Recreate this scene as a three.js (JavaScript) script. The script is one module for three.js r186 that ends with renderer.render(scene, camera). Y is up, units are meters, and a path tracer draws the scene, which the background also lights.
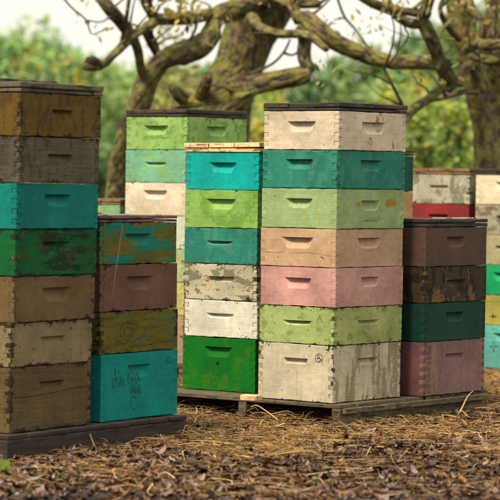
import * as THREE from 'three';
import { RoundedBoxGeometry } from 'three/addons/geometries/RoundedBoxGeometry.js';
import { mergeGeometries } from 'three/addons/utils/BufferGeometryUtils.js';

// ---------------------------------------------------------------- camera, sky, sun, exposure
const scene = new THREE.Scene();
const CAM = { y: 1.0758, pitch: -0.026676, roll: 0.012957, f: 2606.48 };
const camera = new THREE.PerspectiveCamera(10.9575, 1, 0.1, 900);
camera.position.set(0, CAM.y, 0);
camera.rotation.order = 'YXZ';
camera.rotation.set(CAM.pitch, 0, CAM.roll);
camera.focus = 11.2;
camera.userData.fStop = 4.7;
scene.add(camera);

function overcastSky() {                       // even overcast dome, a little brighter overhead
  const w = 64, h = 32, d = new Float32Array(w * h * 4);
  for (let j = 0; j < h; j++) {
    const el = (j + 0.5) / h * Math.PI - Math.PI / 2, s = Math.max(0, Math.sin(el));
    const v = 1.16 + 0.5 * s;
    for (let i = 0; i < w; i++) {
      const k = (j * w + i) * 4;
      d[k] = v * 1.0; d[k + 1] = v * 0.975; d[k + 2] = v * 0.86; d[k + 3] = 1;
    }
  }
  const t = new THREE.DataTexture(d, w, h, THREE.RGBAFormat, THREE.FloatType);
  t.mapping = THREE.EquirectangularReflectionMapping; t.magFilter = THREE.LinearFilter; t.needsUpdate = true;
  return t;
}
const sky = overcastSky();
scene.background = sky; scene.environment = sky;
scene.backgroundIntensity = 0.205; scene.environmentIntensity = 0.205;

const sun = new THREE.DirectionalLight(0xffeed2, 1.5);
sun.position.set(-6.6, 17.2, -2.9); sun.target.position.set(0, 0.6, -11.5);
sun.shadow.radius = 30; sun.castShadow = true;
sun.shadow.mapSize.set(2048, 2048);
Object.assign(sun.shadow.camera, { left: -8, right: 8, top: 8, bottom: -8, near: 0.5, far: 60 });
scene.add(sun, sun.target);

const renderer = new THREE.WebGLRenderer({ antialias: true });
renderer.toneMapping = THREE.LinearToneMapping;
renderer.toneMappingExposure = 4.35;
renderer.shadowMap.enabled = true;

// ---------------------------------------------------------------- helpers
function rng(seed) { let a = seed >>> 0; return () => { a = (a + 0x6D2B79F5) | 0; let t = Math.imul(a ^ (a >>> 15), 1 | a); t = (t + Math.imul(t ^ (t >>> 7), 61 | t)) ^ t; return ((t ^ (t >>> 14)) >>> 0) / 4294967296; }; }
const PERM = new Uint8Array(512); { const r = rng(77); const p = [...Array(256).keys()]; for (let i = 255; i > 0; i--) { const j = Math.floor(r() * (i + 1)); [p[i], p[j]] = [p[j], p[i]]; } for (let i = 0; i < 512; i++) PERM[i] = p[i & 255]; }
function vn(x, y) {                            // value noise 0..1
  const xi = Math.floor(x), yi = Math.floor(y); let fx = x - xi, fy = y - yi;
  fx = fx * fx * (3 - 2 * fx); fy = fy * fy * (3 - 2 * fy);
  const a = PERM[PERM[xi & 255] + (yi & 255)], b = PERM[PERM[(xi + 1) & 255] + (yi & 255)];
  const c = PERM[PERM[xi & 255] + ((yi + 1) & 255)], d = PERM[PERM[(xi + 1) & 255] + ((yi + 1) & 255)];
  return (a + (b - a) * fx + (c - a) * fy + (a - b - c + d) * fx * fy) / 255;
}
function fbm(x, y, o = 4) { let s = 0, a = 0.5, t = 0; for (let i = 0; i < o; i++) { s += a * vn(x + i * 17.3, y + i * 31.7); t += a; a *= 0.5; x *= 2.03; y *= 2.03; } return s / t; }
const clamp = (v, a = 0, b = 1) => v < a ? a : v > b ? b : v;
const ss = (a, b, v) => { const t = clamp((v - a) / (b - a)); return t * t * (3 - 2 * t); };
const mix = (a, b, t) => [a[0] + (b[0] - a[0]) * t, a[1] + (b[1] - a[1]) * t, a[2] + (b[2] - a[2]) * t];

const taken = {};
function numbered(n) { if (!(n in taken)) { taken[n] = 0; return n; } taken[n]++; return n + '_' + String(taken[n]).padStart(3, '0'); }
function tag(o, label, category, group, kind) {
  if (label) o.userData.label = label;
  if (category) o.userData.category = category;
  if (group) o.userData.group = group;
  if (kind) o.userData.kind = kind;
  return o;
}
function top(name, o) { o.name = numbered(name); scene.add(o); return o; }
function mesh(name, g, m, parent) { const o = new THREE.Mesh(g, m); o.name = name; o.castShadow = o.receiveShadow = true; if (parent) parent.add(o); return o; }
function at(px, py, depth) {                   // direction of a photo pixel, taken to a given depth in front of the camera
  let u = (px - 250), v = (py - 250);
  const c = Math.cos(CAM.roll), s = Math.sin(CAM.roll);
  const u2 = u * c + v * s, v2 = -u * s + v * c;
  let x = u2 / CAM.f, y = -v2 / CAM.f, z = -1;
  const cp = Math.cos(CAM.pitch), sp = Math.sin(CAM.pitch);
  const y3 = y * cp - z * sp, z3 = y * sp + z * cp;
  const k = depth / -z3;
  return new THREE.Vector3(x * k, CAM.y + y3 * k, -depth);
}
function dataTex(w, h, fn, srgb = true) {
  const d = new Uint8Array(w * h * 4);
  for (let j = 0; j < h; j++) for (let i = 0; i < w; i++) { const c = fn(i, j), k = (j * w + i) * 4; d[k] = clamp(c[0], 0, 255); d[k + 1] = clamp(c[1], 0, 255); d[k + 2] = clamp(c[2], 0, 255); d[k + 3] = 255; }
  const t = new THREE.DataTexture(d, w, h, THREE.RGBAFormat); t.magFilter = t.minFilter = THREE.LinearFilter;
  t.wrapS = t.wrapT = THREE.RepeatWrapping; if (srgb) t.colorSpace = THREE.SRGBColorSpace; t.needsUpdate = true; return t;
}
function metreUV(g, ox = 0, oy = 0, along = 'x') { // box mapping in metres; u runs along the grain
  const p = g.attributes.position, n = g.attributes.normal, uv = new Float32Array(p.count * 2);
  for (let i = 0; i < p.count; i++) {
    const a = [p.getX(i), p.getY(i), p.getZ(i)], b = [Math.abs(n.getX(i)), Math.abs(n.getY(i)), Math.abs(n.getZ(i))];
    const L = along === 'x' ? 0 : 2, O = along === 'x' ? 2 : 0;
    let u = a[L], v = b[1] > Math.max(b[0], b[2]) ? a[O] : a[1];
    if (b[L] > Math.max(b[1], b[O])) { u = a[O]; v = a[1]; }
    uv[2 * i] = u + ox; uv[2 * i + 1] = v + oy;
  }
  g.setAttribute('uv', new THREE.BufferAttribute(uv, 2)); return g;
}

// ---------------------------------------------------------------- ground
const groundTex = dataTex(1024, 1024, (i, j) => {
  const x = i / 1024 * 40, y = j / 1024 * 40;
  const wrap = (fx) => fx; const n = fbm(x, y, 5), m = vn(x * 6, y * 6), f = vn(x * 13 + 5, y * 13);
  let c = mix([30, 22, 16], [72, 52, 30], ss(0.3, 0.7, n)); c = mix(c, [92, 68, 36], ss(0.62, 0.75, m) * 0.7); c = mix(c, [26, 19, 15], ss(0.6, 0.72, f) * 0.7);
  return c;
});
const groundMat = new THREE.MeshStandardMaterial({ map: groundTex, roughness: 0.95 });
function groundH(x, z) {                       // gentle lumps, straw and litter heaped a little in front of the pallets
  const near = Math.exp(-Math.pow((z + 10.5) / 9, 2));
  return near * ((fbm(x * 1.1 + 9, z * 1.1, 3) - 0.5) * 0.05 + (fbm(x * 6, z * 6 + 3, 2) - 0.5) * 0.02) - 0.004;
}
{
  const N = 240, xs = [], zs = [];
  for (let i = 0; i <= N; i++) { const t = i / N * 2 - 1; xs.push(Math.sinh(t * 6.2) / Math.sinh(6.2) * 600); }
  for (let i = 0; i <= N; i++) { const t = i / N * 2 - 1; zs.push(-11 + Math.sinh(t * 6.2) / Math.sinh(6.2) * 600); }
  const pos = [], uv = [], idx = [];
  for (let j = 0; j <= N; j++) for (let i = 0; i <= N; i++) { pos.push(xs[i], groundH(xs[i], zs[j]), zs[j]); uv.push(xs[i] / 2.6, zs[j] / 2.6); }
  for (let j = 0; j < N; j++) for (let i = 0; i < N; i++) { const a = j * (N + 1) + i; idx.push(a, a + N + 1, a + 1, a + 1, a + N + 1, a + N + 2); }
  const g = new THREE.BufferGeometry(); g.setAttribute('position', new THREE.Float32BufferAttribute(pos, 3)); g.setAttribute('uv', new THREE.Float32BufferAttribute(uv, 2)); g.setIndex(idx); g.computeVertexNormals();
  const o = mesh('x', g, groundMat); top('ground', o); tag(o, 'brown woodland soil under the hives', 'ground', null, 'structure');
}

// ---------------------------------------------------------------- hive materials
const LONG = 0.505, SHORT = 0.413, MED = 0.168, DEEP = 0.2445, TH = 0.024;
const bumpGrain = dataTex(512, 512, (i, j) => {
  const x = i / 512, y = j / 512, a = x * 0.8 + y * 0.6, b = y * 0.8 - x * 0.6; const v = 120 + 50 * (fbm(x * 10, y * 110, 3) - 0.5) + 90 * (fbm(a * 40, b * 40, 4) - 0.5) + 60 * ss(0.64, 0.72, fbm(a * 24 + 4, b * 24, 4));
  return [v, v, v];
}, false);
const PAINT = 0.585;   // old chalky paint reflects less than fresh paint
const WOOD = [128, 110, 84], GREYWOOD = [112, 104, 88];

// paint of one hive box: upper half of the sheet is the end board, lower half the side board
function paintSheet(sp, h, seed) {
  const W = 512, H = 512, d = new Uint8Array(W * H * 4), r = rng(seed * 7919 + 13), ox = r() * 200, oy = r() * 200;
  const spots = []; const ns = sp.spots ?? 3;
  for (let f = 0; f < 2; f++) for (let k = 0; k < ns; k++) spots.push([f, r() * (f ? SHORT : LONG), r() * h, 0.0008 + r() * 0.0018]);
  const chip = sp.chip ?? 0.35, edge = sp.edge ?? 0.6, grime = sp.grime ?? 0.4, streak = sp.streak ?? 0;
  const wood = sp.wood || WOOD, dirt = sp.dirt || [44, 36, 27];
  for (let j = 0; j < H; j++) {
    const f = j >= 256 ? 1 : 0, len = f ? SHORT : LONG, t = ((j % 256) + 0.5) / 256 * h;
    for (let i = 0; i < W; i++) {
      const s = (i + 0.5) / W * len, X = s + ox + f * 3.1, Y = t + oy, Xr = X * 0.81 + Y * 0.59, Yr = Y * 0.81 - X * 0.59;
      const grain = vn(X * 9, Y * 260) * 0.6 + vn(X * 22, Y * 620) * 0.4;
      const low = fbm(Xr * 8, Yr * 8, 4), fine = vn(Xr * 420, Yr * 420);
      let base = f && sp.end ? sp.end : sp.color;
      let c = [base[0], base[1], base[2]];
      const v = 1 + (low - 0.5) * 0.3 + (grain - 0.5) * (sp.grain ?? 0.08) + (fine - 0.5) * 0.07 + (fbm(Xr * 60 + 8, Yr * 60, 3) - 0.5) * 0.14;
      c = [c[0] * v, c[1] * v, c[2] * v];
      if (sp.alt) for (const a of sp.alt) {      // areas of another paint, bare wood or mildew
        if (a.face !== undefined && a.face !== f) continue;
        const q = fbm(X * a.sx * 1.4 + a.o, Y * a.sy * 1.4 + a.o * 1.7, 5) + (vn(Xr * 300, Yr * 300) - 0.5) * 0.14 + (vn(Xr * 90, Yr * 110) - 0.5) * 0.12;
        c = mix(c, a.c.map(e => e * (1 + (grain - 0.5) * 0.25)), ss(a.t, a.t + (a.soft ?? 0.06), q) * (a.a ?? 0.9));
      }
      const patch = 0.25 + 1.5 * ss(0.3, 0.75, fbm(X * 16 + 70, Y * 16, 2));
      const e = Math.min(s, len - s, t, h - t), eS = Math.min(s, len - s), near = Math.exp(-e / 0.012) * patch, nearS = Math.exp(-eS / 0.030) * patch;
      // weathering streaks along the grain and drips
      const st = fbm(X * 70, Y * 5, 3); c = mix(c, mix(dirt, base, 0.45), ss(0.6, 0.8, st) * (streak > 0.25 ? streak : 0) * 0.7 * (0.4 + 0.6 * vn(X * 200, Y * 40)));
      // dirt specks, denser along worn edges
      const g1 = fbm(Xr * 48 + 3, Yr * 60, 3), g2 = vn(Xr * 170, Yr * 170);
      c = mix(c, dirt, ss(0.0, 0.13, g1 * 0.65 + g2 * 0.35 - (0.85 - grime * 0.11 - edge * 0.45 * near - edge * 0.18 * nearS)) * 0.85);
      // chipped paint showing wood
      const n1 = fbm(Xr * 40 + 40, Yr * 55 + 11, 4);
      const ch = ss(0, 0.03, n1 - (0.86 - chip * 0.2 - edge * 0.22 * Math.exp(-e / 0.006) * patch));
      if (ch > 0) { const w = 0.72 + grain * 0.5; c = mix(c, [wood[0] * w, wood[1] * w, wood[2] * w], ch * 0.92); }
      const k = (j * W + i) * 4; d[k] = clamp(c[0], 0, 255); d[k + 1] = clamp(c[1], 0, 255); d[k + 2] = clamp(c[2], 0, 255); d[k + 3] = 255;
    }
  }
  const put = (f, s0, t0, w, col, al) => {       // a dab of ink or a nail head, in metres on the board
    const len = f ? SHORT : LONG, ci = s0 / len * W, cj = t0 / h * 256, ri = w / len * W, rj = w / h * 256;
    for (let j = Math.floor(cj - rj - 1); j <= cj + rj + 1; j++) for (let i = Math.floor(ci - ri - 1); i <= ci + ri + 1; i++) {
      if (j < 0 || j > 255 || i < 0 || i >= W) continue;
      const q = Math.hypot((i - ci) / ri, (j - cj) / rj), m = (1 - ss(w > 0.0035 ? 0.2 : 0.7, 1.1, q)) * al * (w > 0.0035 && al < 0.9 ? 0.5 * ss(0.3, 0.7, fbm(i * 0.11, j * 0.08, 3)) : 1); if (m <= 0) continue;
      const k = ((j + (f ? 256 : 0)) * W + i) * 4; for (let b = 0; b < 3; b++) d[k + b] += (col[b] - d[k + b]) * m;
    }
  };
  for (const [f, s, t, w] of spots) put(f, s, t, w, dirt, 0.9);
  for (const m of sp.marks || []) {
    const step = 0.0012;
    for (let a = 0; a + 1 < m.p.length; a++) { const [x0, y0] = m.p[a], [x1, y1] = m.p[a + 1], n = Math.max(1, Math.ceil(Math.hypot(x1 - x0, y1 - y0) / step)); for (let b = 0; b <= n; b++) if (vn(b * 0.37 + a * 9, seed) > 0.16) put(m.f, x0 + (x1 - x0) * b / n, y0 + (y1 - y0) * b / n, m.w, m.c || [26, 24, 22], m.a ?? 0.8); }
  }
  const t = new THREE.DataTexture(d, W, H, THREE.RGBAFormat); t.magFilter = t.minFilter = THREE.LinearFilter; t.colorSpace = THREE.SRGBColorSpace; t.needsUpdate = true;
  return new THREE.MeshPhysicalMaterial({ map: t, roughness: sp.rough ?? 0.75, specularIntensity: 0.35, bumpMap: bumpGrain, bumpScale: sp.bump ?? 0.0007, color: new THREE.Color().setRGB(PAINT, PAINT, PAINT) });
}

// ---------------------------------------------------------------- hive box geometry
const HOLD = {                                  // outline of the hand holds: distance of its top edge from the top of the box, height, widths, depth
  scoop: { y: 0.043, h: 0.047, w: 0.156, b: 0.080, d: 0.0205 },
  small: { y: 0.045, h: 0.045, w: 0.140, b: 0.074, d: 0.0205 },
  slot: { y: 0.062, h: 0.024, w: 0.138, b: 0.126, d: 0.0205 },
  lens: { y: 0.062, h: 0.022, w: 0.150, b: 0.080, d: 0.019 },
};
function holdPts(k, len, h, variant, n = 12) {
  const vr = rng(variant * 53 + k.length * 7 + Math.round(len * 1000)), q0 = HOLD[k], sc = 0.9 + 0.18 * vr(), o = { ...q0, w: q0.w * sc, b: q0.b * sc * (0.9 + 0.2 * vr()), h: q0.h * (0.88 + 0.22 * vr()), d: q0.d * (0.82 + 0.18 * vr()) };
  const tilt = (vr() - 0.5) * 0.03, cx = len / 2 + (vr() - 0.5) * 0.012, yt = h - q0.y + (vr() - 0.5) * 0.007, pts = [];
  for (let i = 0; i <= n; i++) {                // lower edge, left to right
    const u = i / n * 2 - 1, e = Math.abs(u), x = cx + u * o.w / 2;
    const flat = o.b / o.w; const q = e < flat ? 0 : (e - flat) / (1 - flat);
    const drop = Math.sqrt(Math.max(0, 1 - q * q)) * (1 + tilt * u * 4);
    pts.push([x, yt - o.h * (0.12 + 0.88 * (k === 'slot' ? Math.min(1, drop * 1.6) : drop))]);
  }
  return { pts, yt, cx, o };
}
const boardCache = {};
function boardGeo(isEnd, h, hold, open, variant) {   // open: box joint left showing; otherwise the paint has closed it
  const key = `${isEnd}|${h}|${hold}|${open}|${variant}`; if (boardCache[key]) return boardCache[key];
  const len = isEnd ? SHORT : LONG, n = Math.round(h / 0.0187), fh = h / n, par = isEnd ? 0 : 1, B = open ? 0.0022 : 0.0011, gap = open ? 0.0004 : 0.0001;
  const wr = rng(variant * 37 + (isEnd ? 5 : 9)), worn = () => 0.0009 + 0.0024 * Math.pow(wr(), 2);
  const sh = new THREE.Shape(), R = [], Lf = [], T = [], Bt = [];
  const E = (i) => (i % 2 === par ? 0.0002 + wr() * (open ? 0.0014 : 0.0005) : TH + 0.0004);
  for (let i = 0; i < n; i++) { const e = E(i), y0 = i * fh + (i ? gap : 0.0012), y1 = (i + 1) * fh - (i < n - 1 ? gap : 0.0012); R.push([len - e, y0], [len - e, y1]); const f = E(i); Lf.unshift([f, y1], [f, y0]); }
  const cuts = 14; for (let k = 1; k < cuts; k++) { const x = TH * 1.6 + (len - TH * 3.2) * (k - 0.5 + (wr() - 0.5) * 0.7) / (cuts - 1); T.unshift([x, h - worn()]); Bt.push([x, worn()]); }
  [...R, ...T, ...Lf, ...Bt].forEach(([x, y], i) => i ? sh.lineTo(x, y) : sh.moveTo(x, y)); sh.closePath();
  let hg = null;
  const uvOf = (x, y) => [clamp(x / len, 0.002, 0.998), (isEnd ? 0.5 : 0) + 0.5 * clamp(y / h, 0.004, 0.996)];
  if (hold) {
    const { pts, yt, cx, o } = holdPts(hold, len, h, variant);
    const hole = new THREE.Path(); hole.moveTo(pts[0][0], yt); for (const [x, y] of pts) hole.lineTo(x, y); hole.lineTo(pts[pts.length - 1][0], yt); hole.closePath(); sh.holes.push(hole);
    const P = [], U = [], I = [], nv = 8, nu = pts.length - 1;     // roof of the hold, then the ramp back out to the lower edge
    for (let j = -1; j <= nv; j++) for (let i = 0; i <= nu; i++) {
      const u = Math.abs(i / nu * 2 - 1), side = Math.min(1, (1 - u) / (1 - o.b / o.w) * 1.15 + 0.06), dmax = o.d * (hold === 'slot' ? Math.min(1, (1 - u) * 9 + 0.2) : side);
      const v = Math.max(0, j) / nv, y = yt + (pts[i][1] - yt) * v; let z = j < 0 ? -0.0002 : -dmax * (hold === 'slot' ? Math.pow(1 - v, 0.35) : 1 - Math.pow(clamp((v - 0.22) / 0.78), 1.25)) - 0.0004;
      P.push(pts[i][0], y, z); U.push(...uvOf(pts[i][0], y));
    }
    for (let j = 0; j <= nv; j++) for (let i = 0; i < nu; i++) { const a = j * (nu + 1) + i, b = a + nu + 1; I.push(a, b, a + 1, a + 1, b, b + 1); }
    hg = new THREE.BufferGeometry(); hg.setAttribute('position', new THREE.Float32BufferAttribute(P, 3)); hg.setAttribute('uv', new THREE.Float32BufferAttribute(U, 2)); hg.setIndex(I); hg = hg.toNonIndexed(); hg.computeVertexNormals();
  }
  let g = new THREE.ExtrudeGeometry(sh, { depth: TH - 2 * B, bevelEnabled: true, bevelThickness: B, bevelSize: B, bevelOffset: -B, bevelSegments: 1, curveSegments: 4 });
  g.translate(0, 0, -TH + B);
  const p = g.attributes.position, uv = g.attributes.uv, nn = g.attributes.normal; for (let i = 0; i < p.count; i++) { const x = p.getX(i), side = Math.abs(nn.getX(i)) > 0.9; const [a, b] = uvOf(side ? (x < len / 2 ? 0.010 - p.getZ(i) * 0.5 : len - 0.010 + p.getZ(i) * 0.5) : x, p.getY(i)); uv.setXY(i, a, b); }
  return (boardCache[key] = { g, hg });
}
let boxSeed = 1;
function hiveBox(sp, x, z, y0, y1, th, label, group, deep) {
  const h = deep ? DEEP : MED, o = new THREE.Group(); top('hive_box', o);
  const m = paintSheet(sp, h, boxSeed++);
  const place = (name, isEnd, px, pz, ry, hold) => {
    const { g, hg } = boardGeo(isEnd, h, hold, !!sp.joint, boxSeed % 7); const b = mesh(name, g, m, o); b.position.set(px, 0, pz); b.rotation.y = ry;
    if (hg) mesh('handhold', hg, m, b);
  };
  const hd = sp.hold === undefined ? 'scoop' : sp.hold, he = sp.holdEnd === undefined ? hd : sp.holdEnd;
  place('end_board', true, -SHORT / 2, LONG / 2, 0, he);
  place('side_board', false, SHORT / 2, LONG / 2, Math.PI / 2, hd);
  place('end_board', true, SHORT / 2, -LONG / 2, Math.PI, he);
  place('side_board', false, -SHORT / 2, -LONG / 2, -Math.PI / 2, hd);
  o.position.set(x, y0, z); o.rotation.y = -th; o.scale.y = (y1 - y0) / h;
  tag(o, label, 'hive box', group);
  return o;
}

// ---------------------------------------------------------------- wood for lids, pallets and blocks
function woodTex(a, b, dark, seed) {
  return dataTex(512, 512, (i, j) => {
    const x = i / 512 * 3, y = j / 512; const g = fbm(x * 2 + seed, y * 70, 4), l = fbm(x * 3 + seed * 3, y * 7, 3), f = vn(i * 0.9, j * 0.9 + seed);
    let c = mix(a, b, ss(0.3, 0.7, g * 0.7 + l * 0.3)); c = mix(c, dark, ss(0.6, 0.72, fbm(x * 5 + 9, y * 80 + seed, 3)) * 0.7); c = mix(c, dark, ss(0.58, 0.74, fbm(x * 16, y * 60 + seed * 5, 4)) * 0.45);
    const v = 0.92 + 0.16 * f; return [c[0] * v, c[1] * v, c[2] * v];
  });
}
const woodBump = dataTex(512, 512, (i, j) => { const v = 128 + 160 * (fbm(i / 512 * 6, j / 512 * 90, 4) - 0.5); return [v, v, v]; }, false);
const woodMat = (a, b, d, s) => new THREE.MeshStandardMaterial({ map: woodTex(a, b, d, s), bumpMap: woodBump, bumpScale: 0.003, roughness: 0.85 });
const M = {
  darkLid: woodMat([36, 28, 24], [72, 58, 48], [16, 13, 12], 3),
  greyLid: woodMat([60, 53, 40], [100, 90, 68], [26, 22, 17], 9),
  paleLid: woodMat([196, 160, 116], [226, 198, 152], [96, 66, 44], 14),
  purpleLid: woodMat([84, 58, 58], [124, 92, 88], [34, 22, 24], 21),
  blackLid: woodMat([34, 31, 28], [62, 57, 50], [16, 14, 13], 27),
  mossBoard: woodMat([70, 62, 40], [98, 88, 58], [32, 26, 19], 33),
  rail: woodMat([34, 25, 20], [56, 42, 33], [16, 12, 10], 41),
  deck: woodMat([66, 56, 40], [98, 84, 60], [30, 24, 18], 47),
  flake: woodMat([176, 168, 150], [214, 206, 186], [92, 70, 60], 55),
  brownLid: woodMat([88, 66, 42], [132, 104, 70], [44, 32, 22], 61),
};
function plank(w, h, d, mat, parent, name, x, y, z, along, r) {
  const g = metreUV(new RoundedBoxGeometry(w, h, d, 1, Math.min(0.004, h * 0.22)), r() * 5, r() * 5, along), p = g.attributes.position;
  for (let i = 0; i < p.count; i++) { // worn, slightly crooked edges
    const a = p.getX(i), b = p.getY(i), c = p.getZ(i); p.setXYZ(i, a + (vn(b * 90 + x * 40, c * 90) - 0.5) * 0.003, b + (vn(a * 14 + z * 50, c * 14 + x * 30) - 0.5) * 0.003, c + (vn(a * 90, b * 90 + z) - 0.5) * 0.003);
  }
  const o = mesh(name, g, mat, parent); o.position.set(x, y, z); return o;
}
function lid(x, z, y, th, mat, label, opt = {}) {
  const o = new THREE.Group(); top('hive_cover', o); const r = rng(Math.floor(1e4 * (x + 20) + 1e3 * y));
  const t = opt.t ?? 0.019, c = opt.cleat ?? 0.012, ov = opt.over ?? 0.006, n = 3, w = (SHORT + 2 * ov) / n;
  for (const s of [-1, 1]) plank(SHORT + ov, c, 0.06, opt.under || mat, o, 'cleat', 0, c / 2 + 0.0015, s * (LONG / 2 - 0.03 + ov * 0.4), 'x', r);
  for (const s of [-1, 1]) plank(0.04, c, LONG - 0.12, opt.under || mat, o, 'side_strip', s * (SHORT / 2 - 0.02), c / 2 + 0.0015, 0, 'z', r);
  for (let i = 0; i < n; i++) plank(w - 0.003, t, LONG + 2 * ov + (r() - 0.5) * 0.008, mat, o, 'lid_board', (i - 1) * w, c + t / 2 + 0.003 + (r() - 0.5) * 0.002, (r() - 0.5) * 0.005, 'z', r);
  o.position.set(x, y, z); o.rotation.y = -th; tag(o, label, 'hive cover', 'lids of the hive stacks');
  return o;
}

// ---------------------------------------------------------------- the stacks
const red = [60, 40, 30];
const S = {
  A: { c: [-0.8954, -9.7455], th: 0.5825, lv: [0.115, 0.3621, 0.5295, 0.7037, 0.8807, 1.0543, 1.231, 1.3956], dx: [0.0021, 0.0061, 0.0129, 0.0187, 0.0236, 0.0286, 0.0318] },
  B: { c: [-0.5806, -10.2469], th: 0.6146, lv: [0.115, 0.3815, 0.549, 0.7353, 0.9024], dx: [-0.0008, -0.0044, -0.0084, -0.0129] },
  D: { c: [0.0322, -11.7483], th: 0.628, lv: [0.114, 0.3574, 0.528, 0.6936, 0.8572, 1.0303, 1.2018], dx: [-0.0002, 0.0012, 0.0024, 0.0009, 0.0022, 0.0041] },
  E: { c: [0.3654, -11.2723], th: 0.6741, lv: [0.114, 0.364, 0.5282, 0.7013, 0.8697, 1.0438, 1.2115, 1.3825], dx: [0.0011, 0.0042, 0.005, 0.0039, 0.0048, 0.0098, 0.0122] },
  F: { c: [0.787, -11.701], th: 0.6624, lv: [0.114, 0.3584, 0.5329, 0.6968, 0.8755], dx: [-0.0003, -0.0011, 0.0019, 0.0028] },
  C: { c: [-0.342, -13.5208], th: 0.6676, lv: [0.116, 0.3689, 0.541, 0.7132, 0.8853, 1.0576, 1.229, 1.4022], dx: [0.0003, 0.0008, 0.0013, 0.0017, 0.0014, 0.0022, 0.0036] },
  X: { c: [0.471, -12.08], th: 0.65, lv: [0.114, 0.3585, 0.527, 0.695, 0.863, 1.032, 1.202], dx: [0, 0, 0, 0, 0, 0] },
  I: { c: [-0.69, -13.80], th: 0.66, lv: [0.116, 0.3605, 0.605, 0.773, 0.9375], dx: [0, 0, 0, 0] },
  G: { c: [1.235, -14.74], th: 0.66, lv: [0.04, 0.285, 0.453, 0.621, 0.789, 0.957, 1.125], dx: [0, 0, 0, 0, 0, 0] },
  H: { c: [1.592, -14.42], th: 0.66, lv: [0.04, 0.285, 0.453, 0.621, 0.789, 0.957, 1.125], dx: [0, 0, 0, 0, 0, 0] },
};
function centre(c, th, dx = 0) {
  const ld = [Math.sin(th), -Math.cos(th)], sd = [-Math.cos(th), -Math.sin(th)];
  return [c[0] + dx + ld[0] * LONG / 2 + sd[0] * SHORT / 2, c[1] + ld[1] * LONG / 2 + sd[1] * SHORT / 2];
}
function stack(key, group, boxes, lidSpec) {
  const s = S[key], r = rng(key.charCodeAt(0) * 31), soft = key === 'A' || key === 'B' ? 1 : 0.68;
  boxes.forEach(([label, deep, sp], i) => {
    const th = s.th + (r() - 0.5) * 0.02 * (i ? 1 : 0), [x, z] = centre(s.c, s.th, s.dx[i] + (r() - 0.5) * 0.004);
    hiveBox({ ...sp, edge: (sp.edge ?? 0.6) * soft, chip: (sp.chip ?? 0.35) * soft }, x, z, s.lv[i], s.lv[i + 1], th, label, group, deep);
  });
  if (lidSpec) { const n = s.lv.length - 1, [x, z] = centre(s.c, s.th, s.dx[n - 1]); return lid(x, z, s.lv[n], s.th, lidSpec[1], lidSpec[0], lidSpec[2] || {}); }
}
const scribble = (f, x, y, w, h, n, seed, c, lw = 0.0013, a = 0.75) => { // loose handwriting: a run of small loops and strokes
  const r = rng(seed), out = []; for (let i = 0; i < n; i++) { const px = x + w * i / n, lw2 = w / n, k = r() * 3, tall = 0.45 + 0.55 * r(), y0 = y + h * (0.1 * r() + 0.35 * (i % 2) * r()), p = []; for (let q = 0; q <= 12; q++) { const t = q / 12; p.push([px + lw2 * (0.9 * t + 0.35 * Math.sin(t * 6.28 + k)), y0 + h * tall * (0.5 - 0.5 * Math.cos(t * 6.28 * (r() < 0.02 ? 1.2 : 1) + k))]); } out.push({ f, p, w: lw, c, a }); } return out;
};
const ring = (f, x, y, rx, ry, c, w) => ({ f, w, c, a: 0.75, p: [...Array(25).keys()].map(i => [x + rx * Math.cos(i / 24 * 6.283), y + ry * Math.sin(i / 24 * 6.283)]) });
const GA = 'boxes of the hive with the patchy yellow top', GB = 'boxes of the hive with the turquoise scribbled bottom box', GC = 'boxes of the hive with the lime green top behind', GD = 'boxes of the hive with the bright green bottom box', GE = 'boxes of the tall hive with the cream top', GF = 'boxes of the hive with the brown top', GX = 'boxes of the hive behind the tall cream topped hive', GI = 'boxes of the low hive behind', GG = 'boxes of the far hive with the red box', GH = 'boxes of the far hive with the cyan bottom box';

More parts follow.
